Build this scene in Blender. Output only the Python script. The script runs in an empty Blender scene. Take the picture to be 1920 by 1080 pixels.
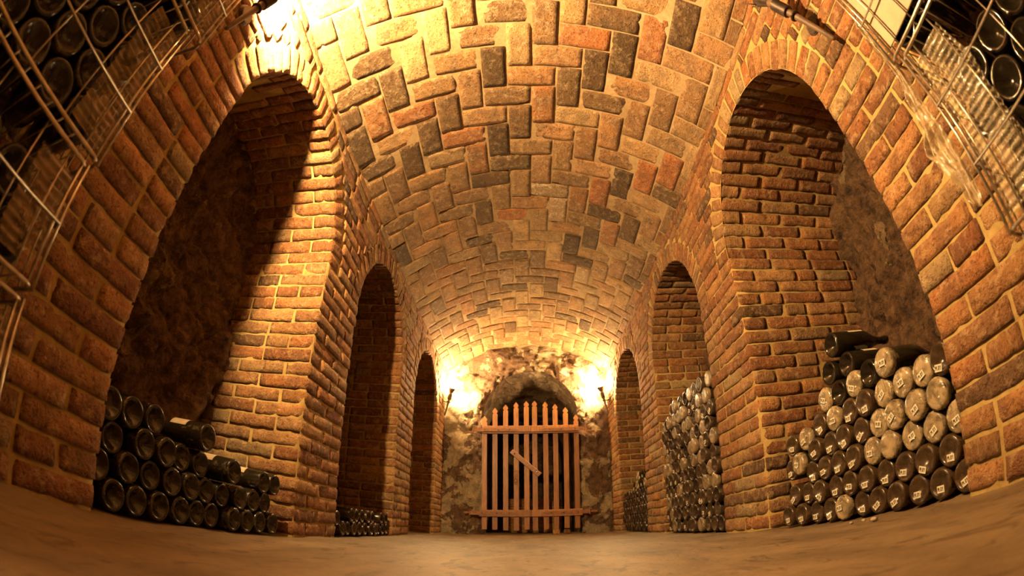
import bpy, bmesh, math, random
from mathutils import Vector, Matrix, Euler, noise

random.seed(11)
PI = math.pi
S = bpy.context.scene
C = S.collection

# ------------------------------------------------------------------ camera (15 mm fisheye lens lying near the floor)
cd = bpy.data.cameras.new('camera')
cam = bpy.data.objects.new('camera', cd); C.objects.link(cam)
S.camera = cam
cd.type = 'PANO'
cd.panorama_type = 'FISHEYE_EQUISOLID'
cd.sensor_width = 36.0
cd.sensor_fit = 'HORIZONTAL'
cd.fisheye_lens = 889.0 / 1920.0 * 36.0
cd.fisheye_fov = math.radians(200)
cd.lens = 15.0
cd.clip_start = 0.01
cd.dof.use_dof = True
cd.dof.focus_distance = 2.6
cd.dof.aperture_fstop = 2.8
CAM = Vector((-0.045, 0.0, 0.16))
cam.matrix_world = (Matrix.Translation(CAM) @ Matrix.Rotation(math.radians(1.39), 4, 'Z')
                    @ Matrix.Rotation(math.radians(90 + 28.66), 4, 'X') @ Matrix.Rotation(math.radians(0.09), 4, 'Z'))

# ------------------------------------------------------------------ world, exposure
w = bpy.data.worlds.new('cellar_dark'); S.world = w; w.use_nodes = True
w.node_tree.nodes['Background'].inputs[0].default_value = (1.0, 0.55, 0.22, 1)
w.node_tree.nodes['Background'].inputs[1].default_value = 0.004
S.view_settings.view_transform = 'Standard'
S.view_settings.look = 'None'
S.view_settings.gamma = 1.0
S.view_settings.use_curve_mapping = False
S.view_settings.exposure = 0.0
S.cycles.use_denoising = True
S.cycles.max_bounces = 8
S.cycles.diffuse_bounces = 2
S.cycles.transparent_max_bounces = 12
S.cycles.sample_clamp_indirect = 8.0
NEAR_LAMP, FAR_LAMP, REAR_FILL = 19500.0, 7000.0, 100.0
LAMP_COL = (1.0, 0.655, 0.29, 1)

# ------------------------------------------------------------------ main measures (metres)
W = 1.10                      # half width of the aisle
YE = 6.25                     # end wall
RV, ZV = 1.746, 0.494 + 0.39  # vault radius and centre height
CREASE = 2.24
COURSE = 0.073
Y_BACK = -2.4
ARCHES = [  # y near, y far, spring height
    (0.90, 2.07, 1.46), (2.61, 3.83, 1.45), (4.40, 5.66, 1.43)]
PIERS = [(Y_BACK, 0.835), (2.055, 2.61), (3.83, 4.40), (5.66, YE)]
NICHE = {1: [0.86, 0.50, 0.50], -1: [0.57, 0.55, 0.52]}

# ------------------------------------------------------------------ materials
def nmat(name):
    m = bpy.data.materials.new(name); m.use_nodes = True
    nt = m.node_tree
    b = nt.nodes['Principled BSDF']
    return m, nt, b

def node(nt, kind, **kw):
    n = nt.nodes.new(kind)
    for k, v in kw.items():
        if k.startswith('i_'):
            n.inputs[k[2:].replace('_', ' ')].default_value = v
        else:
            setattr(n, k, v)
    return n

def ramp(nt, stops, interp='LINEAR'):
    r = nt.nodes.new('ShaderNodeValToRGB')
    cr = r.color_ramp; cr.interpolation = interp
    while len(cr.elements) < len(stops): cr.elements.new(0.5)
    for e, (p, c) in zip(cr.elements, stops):
        e.position = p; e.color = (c[0], c[1], c[2], 1) if len(c) == 3 else c
    return r

def mixc(nt, fac, a, b, mode='MIX'):
    n = nt.nodes.new('ShaderNodeMix'); n.data_type = 'RGBA'; n.blend_type = mode
    for s, v in ((n.inputs[0], fac), (n.inputs[6], a), (n.inputs[7], b)):
        if hasattr(v, 'links') or isinstance(v, bpy.types.NodeSocket): nt.links.new(v, s)
        elif isinstance(v, (int, float)): s.default_value = v
        else: s.default_value = (v[0], v[1], v[2], 1)
    return n.outputs[2]

def noise_tex(nt, vec, scale, detail=6, rough=0.6, dist=0.0):
    n = nt.nodes.new('ShaderNodeTexNoise')
    n.inputs['Scale'].default_value = scale; n.inputs['Detail'].default_value = detail
    n.inputs['Roughness'].default_value = rough; n.inputs['Distortion'].default_value = dist
    nt.links.new(vec, n.inputs['Vector'])
    return n.outputs['Fac']

def obj_vec(nt, shift=True):
    tc = nt.nodes.new('ShaderNodeTexCoord'); oi = nt.nodes.new('ShaderNodeObjectInfo')
    if not shift: return tc.outputs['Object'], oi.outputs['Random']
    va = nt.nodes.new('ShaderNodeVectorMath'); va.operation = 'MULTIPLY_ADD'
    cb = nt.nodes.new('ShaderNodeCombineXYZ')
    for k in range(3): nt.links.new(oi.outputs['Random'], cb.inputs[k])
    nt.links.new(cb.outputs[0], va.inputs[0]); va.inputs[1].default_value = (37, 61, 83)
    nt.links.new(tc.outputs['Object'], va.inputs[2])
    return va.outputs[0], oi.outputs['Random']

def bump(nt, b, h, strength, dist):
    bp = nt.nodes.new('ShaderNodeBump'); bp.inputs['Strength'].default_value = strength
    bp.inputs['Distance'].default_value = dist
    nt.links.new(h, bp.inputs['Height']); nt.links.new(bp.outputs[0], b.inputs['Normal'])

def math_n(nt, op, a, b=None):
    n = nt.nodes.new('ShaderNodeMath'); n.operation = op
    for s, v in ((n.inputs[0], a), (n.inputs[1], b)):
        if v is None: continue
        if isinstance(v, (int, float)): s.default_value = v
        else: nt.links.new(v, s)
    return n.outputs[0]

def brick_mat(name, stops, soot, pale):
    m, nt, b = nmat(name)
    vec, rnd = obj_vec(nt)
    kk = (.66, .66, .50) if 'wall' in name else (.72, .65, .53)
    stops = [(p, (c[0] * kk[0], c[1] * kk[1], c[2] * kk[2])) for p, c in stops]
    base = ramp(nt, stops, 'CONSTANT'); nt.links.new(rnd, base.inputs[0])
    # small value wobble
    r2 = math_n(nt, 'FRACT', math_n(nt, 'MULTIPLY', rnd, 13.7))
    vr = ramp(nt, [(0, (.72, .72, .72)), (1, (1.22, 1.18, 1.12))]); nt.links.new(r2, vr.inputs[0])
    c = mixc(nt, 1.0, base.outputs[0], vr.outputs[0], 'MULTIPLY')
    n1 = noise_tex(nt, vec, 9, 5, .6)
    m1 = ramp(nt, [(.42, (0, 0, 0)), (.64, (1, 1, 1))]); nt.links.new(n1, m1.inputs[0])
    c = mixc(nt, math_n(nt, 'MULTIPLY', m1.outputs[0], .6), c, soot)
    n2 = noise_tex(nt, vec, 26, 6, .7)
    m2 = ramp(nt, [(.50, (0, 0, 0)), (.72, (1, 1, 1))]); nt.links.new(n2, m2.inputs[0])
    c = mixc(nt, math_n(nt, 'MULTIPLY', m2.outputs[0], .55), c, pale)
    n3 = noise_tex(nt, vec, 85, 4, .7)
    m3 = ramp(nt, [(.34, (.38, .32, .28)), (.47, (1, 1, 1))]); nt.links.new(n3, m3.inputs[0])
    n4 = noise_tex(nt, vec, 17, 3, .5, 1.0)
    m4 = ramp(nt, [(.30, (.50, .42, .36)), (.40, (1, 1, 1))]); nt.links.new(n4, m4.inputs[0])
    c = mixc(nt, .8, c, m4.outputs[0], 'MULTIPLY')
    c = mixc(nt, .85, c, m3.outputs[0], 'MULTIPLY')
    nt.links.new(c, b.inputs['Base Color'])
    b.inputs['Roughness'].default_value = .88
    b.inputs['Specular IOR Level'].default_value = .25
    h = math_n(nt, 'ADD', math_n(nt, 'MULTIPLY', n2, 1.0), math_n(nt, 'MULTIPLY', n3, .6))
    bump(nt, b, h, 1.0, .018)
    return m

M = {}
M['wall_brick'] = brick_mat('red_wall_brick', [
    (0, (.46, .19, .085)), (.14, (.56, .27, .13)), (.28, (.40, .16, .075)), (.44, (.50, .23, .11)),
    (.60, (.58, .31, .165)), (.72, (.34, .135, .07)), (.82, (.47, .27, .15)), (.91, (.20, .11, .065)), (.96, (.55, .38, .24))],
    (.15, .075, .04), (.60, .40, .21))
M['vault_brick'] = brick_mat('vault_brick', [
    (0, (.50, .28, .14)), (.15, (.56, .36, .19)), (.30, (.42, .26, .13)), (.44, (.52, .31, .17)),
    (.55, (.60, .42, .24)), (.66, (.36, .22, .12)), (.80, (.48, .24, .115)), (.90, (.30, .185, .095)), (.96, (.20, .13, .07))],
    (.15, .10, .055), (.60, .45, .27))
M['vault_dark'] = brick_mat('sooty_vault_brick', [(0, (.17, .11, .06)), (.35, (.22, .14, .08)), (.7, (.14, .09, .05))], (.07, .045, .025), (.42, .30, .17))
M['vault_red'] = brick_mat('red_vault_brick', [(0, (.46, .20, .09)), (.5, (.50, .24, .12))], (.16, .075, .04), (.62, .40, .24))
M['vault_pale'] = brick_mat('limewashed_vault_brick', [(0, (.55, .42, .28)), (.5, (.50, .34, .22))], (.25, .14, .08), (.85, .74, .55))

def mortar_mat(nm='lime_mortar', k=1.0):
    m, nt, b = nmat(nm)
    vec, rnd = obj_vec(nt, False)
    n1 = noise_tex(nt, vec, 3.5, 5, .6); n2 = noise_tex(nt, vec, 40, 6, .75)
    r = ramp(nt, [(p, (c[0] * k, c[1] * k, c[2] * k * (1.45 if k > 1 else 1))) for p, c in ((.3, (.29, .185, .065)), (.5, (.41, .28, .10)), (.7, (.48, .34, .135)))]); nt.links.new(n1, r.inputs[0])
    r2 = ramp(nt, [(.3, (.6, .55, .5)), (.6, (1, 1, 1))]); nt.links.new(n2, r2.inputs[0])
    nt.links.new(mixc(nt, .7, r.outputs[0], r2.outputs[0], 'MULTIPLY'), b.inputs['Base Color'])
    b.inputs['Roughness'].default_value = .95; b.inputs['Specular IOR Level'].default_value = .15
    bump(nt, b, n2, .6, .006)
    return m
M['mortar'] = mortar_mat()
M['vault_mortar'] = mortar_mat('pale_vault_mortar', 1.02)

def rock_mat(name, dark, mid, plaster, amount):
    m, nt, b = nmat(name)
    vec, rnd = obj_vec(nt, False)
    n1 = noise_tex(nt, vec, 2.6, 7, .62, .4); n2 = noise_tex(nt, vec, 14, 8, .7, .3); n3 = noise_tex(nt, vec, 60, 5, .7)
    r = ramp(nt, [(.32, dark), (.62, mid)]); nt.links.new(n2, r.inputs[0])
    r1 = ramp(nt, [(amount, (0, 0, 0)), (amount + .025, (1, 1, 1))]); nt.links.new(n1, r1.inputs[0])
    pr = ramp(nt, [(.30, tuple(v * .55 for v in plaster)), (.55, plaster)]); nt.links.new(n2, pr.inputs[0])
    c = mixc(nt, r1.outputs[0], r.outputs[0], pr.outputs[0])
    r3 = ramp(nt, [(.3, (.55, .5, .45)), (.55, (1, 1, 1))]); nt.links.new(n3, r3.inputs[0])
    nt.links.new(mixc(nt, .7, c, r3.outputs[0], 'MULTIPLY'), b.inputs['Base Color'])
    b.inputs['Roughness'].default_value = .85; b.inputs['Specular IOR Level'].default_value = .3
    h = math_n(nt, 'ADD', n2, math_n(nt, 'MULTIPLY', n3, .35))
    h = math_n(nt, 'ADD', h, math_n(nt, 'MULTIPLY', r1.outputs[0], .5))
    bump(nt, b, h, 1.0, .05)
    return m
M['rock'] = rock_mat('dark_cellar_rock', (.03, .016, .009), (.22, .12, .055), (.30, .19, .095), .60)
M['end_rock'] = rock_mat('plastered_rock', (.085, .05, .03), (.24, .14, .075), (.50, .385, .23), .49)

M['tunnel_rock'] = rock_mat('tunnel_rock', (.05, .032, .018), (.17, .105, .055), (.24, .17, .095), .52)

def floor_mat():
    m, nt, b = nmat('worn_earth_floor')
    vec, rnd = obj_vec(nt, False)
    mp = nt.nodes.new('ShaderNodeMapping'); mp.inputs['Scale'].default_value = (2.2, .8, 1); nt.links.new(vec, mp.inputs[0])
    n1 = noise_tex(nt, mp.outputs[0], 2.2, 7, .6, .5); n2 = noise_tex(nt, vec, 30, 7, .7); n3 = noise_tex(nt, mp.outputs[0], 7, 5, .6, 1.2)
    r = ramp(nt, [(.30, (.10, .064, .03)), (.5, (.165, .108, .052)), (.7, (.23, .158, .08))]); nt.links.new(n1, r.inputs[0])
    r3 = ramp(nt, [(.36, (.42, .36, .30)), (.44, (1, 1, 1))]); nt.links.new(n3, r3.inputs[0])
    r2 = ramp(nt, [(.3, (.7, .68, .62)), (.55, (1, 1, 1))]); nt.links.new(n2, r2.inputs[0])
    c = mixc(nt, .75, r.outputs[0], r3.outputs[0], 'MULTIPLY')
    nt.links.new(mixc(nt, .7, c, r2.outputs[0], 'MULTIPLY'), b.inputs['Base Color'])
    b.inputs['Roughness'].default_value = .62; b.inputs['Specular IOR Level'].default_value = .4
    bump(nt, b, math_n(nt, 'ADD', n2, n3), .35, .006)
    return m
M['floor'] = floor_mat()

def glass_mat(name, glass, dust, amount, rough=.16):
    m, nt, b = nmat(name)
    vec, rnd = obj_vec(nt)
    n1 = noise_tex(nt, vec, 22, 6, .65)
    r = ramp(nt, [(amount, (0, 0, 0)), (amount + .18, (1, 1, 1))]); nt.links.new(n1, r.inputs[0])
    nt.links.new(mixc(nt, math_n(nt, 'MULTIPLY', r.outputs[0], .75), glass, dust), b.inputs['Base Color'])
    rr = ramp(nt, [(0, (rough,) * 3), (1, (.7,) * 3)]); nt.links.new(r.outputs[0], rr.inputs[0])
    nt.links.new(rr.outputs[0], b.inputs['Roughness'])
    b.inputs['Specular IOR Level'].default_value = .5
    bump(nt, b, n1, .25, .003)
    return m
M['glass'] = glass_mat('dark_bottle_glass', (.018, .014, .007), (.17, .11, .055), .55)
M['glass_dusty'] = glass_mat('dusty_bottle_glass', (.026, .0125, .0045), (.085, .044, .018), .52, .24)
M['glass_clean'] = glass_mat('glossy_bottle_glass', (.012, .009, .005), (.08, .05, .03), .68, .08)

M['glass_stack'] = glass_mat('brown_dusty_glass', (.020, .010, .004), (.115, .066, .030), .52, .3)

def simple(name, col, rough, metal=0.0, nscale=None, c2=None, bumpd=0.0, spec=.5):
    m, nt, b = nmat(name)
    b.inputs['Roughness'].default_value = rough; b.inputs['Metallic'].default_value = metal
    b.inputs['Specular IOR Level'].default_value = spec
    if nscale:
        vec, rnd = obj_vec(nt)
        n = noise_tex(nt, vec, nscale, 6, .65)
        r = ramp(nt, [(.3, c2 or tuple(v * .5 for v in col)), (.65, col)]); nt.links.new(n, r.inputs[0])
        nt.links.new(r.outputs[0], b.inputs['Base Color'])
        if bumpd: bump(nt, b, n, .5, bumpd)
    else:
        b.inputs['Base Color'].default_value = (*col, 1)
    return m
M['iron'] = simple('dark_wrought_iron', (.07, .045, .03), .5, .6, 40, None, .002)
M['wire'] = simple('galvanised_wire', (.62, .55, .44), .32, .9, 60, (.35, .28, .2), .001)
M['paper'] = simple('paper_tag', (.72, .62, .45), .8, 0, 60, (.6, .5, .34))
M['ink'] = simple('black_ink', (.02, .015, .01), .7)
M['label_paper'] = simple('old_bottle_label', (.62, .5, .33), .8, 0, 30, (.4, .3, .18))
M['card'] = simple('pale_cardboard', (.42, .32, .19), .7, 0, 8, (.30, .22, .12))
M['torch_wood'] = simple('dark_torch_wood', (.13, .07, .035), .6, 0, 20, None, .003)
M['stone'] = simple('pale_pebble', (.55, .42, .26), .85, 0, 60, None, .003)

def wood_mat():
    m, nt, b = nmat('varnished_gate_wood')
    vec, rnd = obj_vec(nt)
    mp = nt.nodes.new('ShaderNodeMapping'); mp.inputs['Scale'].default_value = (18, 18, 1.6); nt.links.new(vec, mp.inputs[0])
    n = noise_tex(nt, mp.outputs[0], 3, 6, .6, 1.0)
    r = ramp(nt, [(.3, (.20, .072, .018)), (.6, (.36, .155, .042)), (.8, (.43, .215, .072))]); nt.links.new(n, r.inputs[0])
    v = ramp(nt, [(0, (.8, .76, .72)), (1, (1.12, 1.1, 1.05))]); nt.links.new(rnd, v.inputs[0])
    nt.links.new(mixc(nt, 1, r.outputs[0], v.outputs[0], 'MULTIPLY'), b.inputs['Base Color'])
    b.inputs['Roughness'].default_value = .45
    bump(nt, b, n, .3, .002)
    return m
M['wood'] = wood_mat()

def film_mat(name, opac, col, rough, nscale=45):
    m, nt, b = nmat(name)
    vec, rnd = obj_vec(nt)
    n = noise_tex(nt, vec, nscale, 5, .6, 1.5)
    b.inputs['Base Color'].default_value = (*col, 1)
    b.inputs['Roughness'].default_value = rough
    b.inputs['Specular IOR Level'].default_value = .9
    r = ramp(nt, [(.38, (opac * .55,) * 3), (.62, (min(1, opac * 1.5),) * 3)]); nt.links.new(n, r.inputs[0])
    nt.links.new(r.outputs[0], b.inputs['Alpha'])
    bump(nt, b, n, .8, .006)
    return m
M['film'] = film_mat('clear_film', .08, (.36, .22, .10), .14, 20)
M['film_white'] = film_mat('crumpled_white_film', .50, (.50, .36, .20), .2, 15)
M['film_pale'] = film_mat('chalky_pale_film', .46, (.38, .26, .14), .35, 9)
M['film_sheet'] = film_mat('grimy_plastic_film', .78, (.38, .27, .14), .22, 25)
M['film_pleat'] = film_mat('pleated_plastic_film', .42, (.50, .38, .22), .12, 30)

def emis(name, s):
    m, nt, b = nmat(name)
    b.inputs['Base Color'].default_value = (0, 0, 0, 1)
    b.inputs['Emission Color'].default_value = LAMP_COL
    b.inputs['Emission Strength'].default_value = s
    return m
M['bulb_near'] = emis('glowing_bulb_near', NEAR_LAMP)
M['bulb_far'] = emis('glowing_bulb_far', FAR_LAMP)
M['bulb_rear_fill'] = emis('added_fill_bulb', REAR_FILL)  # bulb of the added fill lamp behind the camera
M['bulb_off'] = simple('unlit_bulb_glass', (.5, .4, .28), .1)

# ------------------------------------------------------------------ object helpers
def link(name, mesh, parent=None, mtx=None):
    o = bpy.data.objects.new(name, mesh); C.objects.link(o)
    if parent is not None: o.parent = parent
    if mtx is not None: o.matrix_local = mtx
    return o

def mesh_of(bm, name, mat, smooth=False):
    me = bpy.data.meshes.new(name); bm.to_mesh(me); bm.free()
    if mat: me.materials.append(mat)
    if smooth:
        me.polygons.foreach_set('use_smooth', [True] * len(me.polygons))
    return me

def grid_mesh(name, pts, nu, nv, mat, smooth=True, flip=False, closed=False):
    """pts: row-major list [u][v] of nu*nv points."""
    f = []
    for i in range(nu - (0 if closed else 1)):
        for j in range(nv - 1):
            a, b_, c_, d = i * nv + j, ((i + 1) % nu) * nv + j, ((i + 1) % nu) * nv + j + 1, i * nv + j + 1
            f.append((a, d, c_, b_) if flip else (a, b_, c_, d))
    me = bpy.data.meshes.new(name); me.from_pydata([tuple(p) for p in pts], [], f)
    if mat: me.materials.append(mat)
    if smooth: me.polygons.foreach_set('use_smooth', [True] * len(me.polygons))
    me.update()
    return me

def tag(o, label=None, cat=None, group=None, kind=None):
    if label: o['label'] = label
    if cat: o['category'] = cat
    if group: o['group'] = group
    if kind: o['kind'] = kind
    return o

def empty(name, loc=(0, 0, 0)):
    o = bpy.data.objects.new(name, None); C.objects.link(o); o.location = loc
    o.empty_display_size = .1
    return o

def bm_box(bm, c, s, rot=None, bev=0.0):
    r = bmesh.ops.create_cube(bm, size=1.0)
    mt = Matrix.Translation(c) @ (rot.to_matrix().to_4x4() if rot else Matrix()) @ Matrix.Diagonal((*s, 1))
    bmesh.ops.transform(bm, matrix=mt, verts=r['verts'])
    if bev:
        es = list({e for v in r['verts'] for e in v.link_edges})
        bmesh.ops.bevel(bm, geom=es, offset=bev, segments=1, affect='EDGES')

def bm_tube(bm, pts, r, seg=8, caps=True):
    """tube through pts, radius r or list of radii"""
    pts = [Vector(p) for p in pts]; n = len(pts)
    rs = r if isinstance(r, (list, tuple)) else [r] * n
    rings = []
    t0 = (pts[1] - pts[0]).normalized()
    up = Vector((0, 0, 1)) if abs(t0.z) < .9 else Vector((1, 0, 0))
    for i, p in enumerate(pts):
        t = ((pts[min(i + 1, n - 1)] - pts[max(i - 1, 0)])).normalized()
        a = t.cross(up).normalized(); b_ = t.cross(a).normalized()
        rings.append([bm.verts.new(p + (a * math.cos(2 * PI * k / seg) + b_ * math.sin(2 * PI * k / seg)) * rs[i]) for k in range(seg)])
    for i in range(n - 1):
        for k in range(seg):
            bm.faces.new((rings[i][k], rings[i][(k + 1) % seg], rings[i + 1][(k + 1) % seg], rings[i + 1][k]))
    if caps:
        bm.faces.new(rings[0][::-1]); bm.faces.new(rings[-1])

def lathe(bm, prof, seg=24, axis='X'):
    """prof: (x, r) along local X"""
    rings = []
    for x, r in prof:
        if r < 1e-5: rings.append([bm.verts.new((x, 0, 0))])
        else: rings.append([bm.verts.new((x, r * math.cos(2 * PI * k / seg), r * math.sin(2 * PI * k / seg))) for k in range(seg)])
    for a, b_ in zip(rings, rings[1:]):
        for k in range(seg):
            k2 = (k + 1) % seg
            if len(a) == 1: bm.faces.new((a[0], b_[k2], b_[k]))
            elif len(b_) == 1: bm.faces.new((a[k], a[k2], b_[0]))
            else: bm.faces.new((a[k], a[k2], b_[k2], b_[k]))

def fbm(p, s, octv=4, seed=0.0):
    q = Vector((p[0] * s + seed, p[1] * s + seed * .7, p[2] * s - seed))
    return noise.fractal(q, 0.9, 2.1, octv)

# ------------------------------------------------------------------ worn bricks (shared variants)
BL, BW, BH = .286, .140, .0655
def brick_variant(seed, mat, rad=.0085, amp=.0035, chip=.16):
    nx, ny, nz = 9, 5, 3
    bm = bmesh.new(); vs = {}
    def vert(i, j, k):
        if (i, j, k) in vs: return vs[(i, j, k)]
        p = Vector(((i / nx - .5) * BL, (j / ny - .5) * BW, (k / nz - .5) * BH))
        # crowd vertices to the edges, then round
        inner = Vector((max(-BL / 2 + rad, min(BL / 2 - rad, p.x)), max(-BW / 2 + rad, min(BW / 2 - rad, p.y)), max(-BH / 2 + rad, min(BH / 2 - rad, p.z))))
        d = p - inner
        if d.length > 1e-9: p = inner + d.normalized() * rad
        e = noise.noise_vector(p * 38 + Vector((seed * 7.3, seed * 3.1, seed * 5.7)))
        e2 = noise.noise_vector(p * 11 + Vector((seed * 2.3, seed * 9.1, seed * 1.7)))
        p = p + e * amp + e2 * amp * .7
        nchip = sum((abs(abs(p[a]) - (BL, BW, BH)[a] / 2) < .009) for a in range(3))
        if nchip >= 2:                                             # chipped edges and corners
            c = noise.noise(p * 24 + Vector((seed * 4.1, 0, seed)))
            if c > chip: p = p.lerp(Vector((p.x * .96, p.y * .90, p.z * .86)), min(1, (c - .1) * 1.8))
        v = bm.verts.new(p); vs[(i, j, k)] = v; return v
    for i in range(nx):
        for j in range(ny):
            for k, f in ((0, 1), (nz, 0)):
                q = [vert(i, j, k), vert(i + 1, j, k), vert(i + 1, j + 1, k), vert(i, j + 1, k)]
                bm.faces.new(q[::-1] if f else q)
    for i in range(nx):
        for k in range(nz):
            for j, f in ((0, 0), (ny, 1)):
                q = [vert(i, j, k), vert(i + 1, j, k), vert(i + 1, j, k + 1), vert(i, j, k + 1)]
                bm.faces.new(q[::-1] if f else q)
    for j in range(ny):
        for k in range(nz):
            for i, f in ((0, 1), (nx, 0)):
                q = [vert(i, j, k), vert(i, j + 1, k), vert(i, j + 1, k + 1), vert(i, j, k + 1)]
                bm.faces.new(q[::-1] if f else q)
    return mesh_of(bm, 'worn_brick', mat, True)
WALL_B = [brick_variant(k + 1, M['wall_brick'], .0055, .0027) for k in range(14)]
VAULT_B = [brick_variant(k + 41, M['vault_brick'], .0045, .0017, .55) for k in range(12)]
def recolour(meshes, mat):
    out = []
    for m in meshes:
        c = m.copy(); c.materials[0] = mat; out.append(c)
    return out
VAULT_TONES = [(recolour(VAULT_B[:5], M['vault_dark']), [(-0.21, 1.65), (0.56, 1.51), (0.42, 1.66), (0.86, 1.2), (-0.83, 2.3), (-0.69, 2.15), (-0.21, 2.32), (0.71, 2.62), (0.6, 3.05), (-0.38, 3.1), (-0.88, 1.43), (0.48, 1.27), (0.55, 3.46), (0.39, 3.63), (0.46, 3.86), (-0.51, 1.97), (-0.05, 2.15), (0.85, 3.1), (-1.1, 1.99), (-1.09, 1.78), (-0.28, 2.74), (-1.12, 3.29), (.3, 4.5), (-.5, 4.9), (.7, 5.2), (-.2, 5.5)]),
    (recolour(VAULT_B[5:9], M['vault_red']), [(0.33, 1.43), (-0.73, 1.92), (-0.16, 3.2), (0.73, 1.35), (0.99, 2.26), (0.54, 2.8), (0.83, 2.36), (-0.45, 2.24)]),
    (recolour(VAULT_B[9:], M['vault_pale']), [(0.16, 2.89), (0.52, 4.11), (-0.25, 4.28), (0.24, 3.11)])]

class Stuff:
    """collects far or unseen bricks into one mesh"""
    def __init__(s): s.v, s.f = [], []
    def add(s, mt):
        b = len(s.v)
        for q in ((-1, -1, -1), (1, -1, -1), (1, 1, -1), (-1, 1, -1), (-1, -1, 1), (1, -1, 1), (1, 1, 1), (-1, 1, 1)):
            s.v.append(tuple(mt @ Vector((q[0] * BL / 2, q[1] * BW / 2, q[2] * BH / 2))))
        for q in ((0, 3, 2, 1), (4, 5, 6, 7), (0, 1, 5, 4), (1, 2, 6, 5), (2, 3, 7, 6), (3, 0, 4, 7)):
            s.f.append(tuple(b + i for i in q))
    def build(s, name, mat, parent):
        if not s.v: return
        me = bpy.data.meshes.new(name); me.from_pydata(s.v, [], s.f); me.materials.append(mat)
        o = link(name, me, parent); o['kind'] = 'stuff'; return o

def put_brick(parent, pos, R, L=BL, Wd=BW, H=BH, meshes=WALL_B, jit=1.0, stuff=None):
    """R: 3x3 with columns = brick length, width, height directions"""
    j = Euler([random.gauss(0, .010 * jit) for _ in range(3)]).to_matrix()
    fl = random.choice((Matrix(), Matrix.Rotation(PI, 4, 'X'), Matrix.Rotation(PI, 4, 'Y'), Matrix.Rotation(PI, 4, 'Z')))
    mt = Matrix.Translation(pos) @ (R @ j).to_4x4() @ Matrix.Diagonal((L / BL, Wd / BW, H / BH, 1)) @ fl
    if stuff is not None: stuff.add(mt); return
    return link('brick', random.choice(meshes), parent, mt)

R_ALONG = Matrix(((0, -1, 0), (1, 0, 0), (0, 0, 1)))      # length along world Y
R_ACROSS = Matrix(((1, 0, 0), (0, 1, 0), (0, 0, 1)))      # length along world X
def jz(): return random.gauss(0, .0012)
def jp(): return random.uniform(-.003, .004)

# ------------------------------------------------------------------ floor
def build_floor():
    nu, nv = 90, 160
    pts = []
    for i in range(nu):
        x = -2.3 + 4.6 * i / (nu - 1)
        for j in range(nv):
            y = Y_BACK - .1 + (9.6 - Y_BACK) * j / (nv - 1)
            edge = max(0, abs(x) - .95)
            z = -.006 + .006 * fbm((x, y, 0), 1.3, 3) + (.012 * min(1, edge / .15) * max(0, fbm((x, y, 3), 6, 3)) if edge > 0 and y < 6.3 else 0)
            pts.append((x, y, min(z, .004)))
    o = link('floor', grid_mesh('floor', pts, nu, nv, M['floor']))
    tag(o, 'worn brown earthen cellar floor of the whole aisle', 'floor', kind='structure')
build_floor()

# ------------------------------------------------------------------ side walls above the arch springing (mortar body) + pillars + arches
def arch_z(i, y):
    a, b_, sp = ARCHES[i]; c = (a + b_) / 2; r = (b_ - a) / 2
    t = max(0, r * r - (y - c) ** 2)
    return sp + math.sqrt(t)
def lean(z): return .065 * (max(0, z) / 1.46) ** 2

def opening_at(y):
    for i, (a, b_, sp) in enumerate(ARCHES):
        if a < y < b_: return i
    return None

SIDE = {1: 'right', -1: 'left'}
def side_wall(s):
    name = 'wall_' + SIDE[s]
    ys = []
    y = Y_BACK
    while y < YE + .1:
        ys.append(y); y += .035
    for a, b_, sp in ARCHES:
        ys += [a, b_, a + .004, b_ - .004, a + .012, b_ - .012]
    ys = sorted(set(ys))
    nv = 14; pts = []
    for y in ys:
        i = opening_at(y)
        zl = arch_z(i, y) if i is not None else 1.44
        for j in range(nv):
            z = zl + (2.34 - zl) * j / (nv - 1)
            n = fbm((s, y, z), 9, 3) * .002
            pts.append((s * (W + .007 + n), y, z))
    me = grid_mesh(name, pts, len(ys), nv, M['mortar'], True, flip=(s > 0))
    o = link(name, me)
    tag(o, 'brick wall along the %s side of the aisle above and between the arches' % SIDE[s], 'wall', kind='structure')
    return o

def spandrels(s, parent):
    """horizontal courses outside the arch rings up to the crease, and the fill beside the crowns"""
    far = Stuff(); cnt = 0
    k0 = int(1.46 / COURSE)
    for k in range(k0, 31):
        z = (k + .5) * COURSE
        if z > CREASE + .01: break
        # free intervals along y at this height
        cuts = []
        for (a, b_, sp) in ARCHES:
            c = (a + b_) / 2; r = (b_ - a) / 2 + .150
            dz = max(0, z - sp)
            hw = math.sqrt(r * r - dz * dz) if dz < r else 0
            if hw > 0: cuts.append((c - hw, c + hw))
        iv = []; p = -.10
        for c0, c1 in cuts:
            if c0 - p > .05: iv.append((p, c0))
            p = c1
        if YE - p > .05: iv.append((p, YE - .005))
        for (a, b_) in iv:
            y = a + .004 + (0 if k % 2 else 0)
            first = True
            while y < b_ - .035:
                L = .286 if not (first and k % 2) else .14
                first = False
                if b_ - y - L < .07: L = b_ - y
                L = min(L, b_ - y, .30)
                hz = min(COURSE, CREASE + .03 - k * COURSE)
                d = .07
                mt_pos = Vector((s * (W + d - .002 - jp()), y + L / 2, z + jz()))
                H = BH
                if y > -.3: put_brick(parent, mt_pos, R_ALONG, L - .011, BW, H)
                y += L

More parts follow.
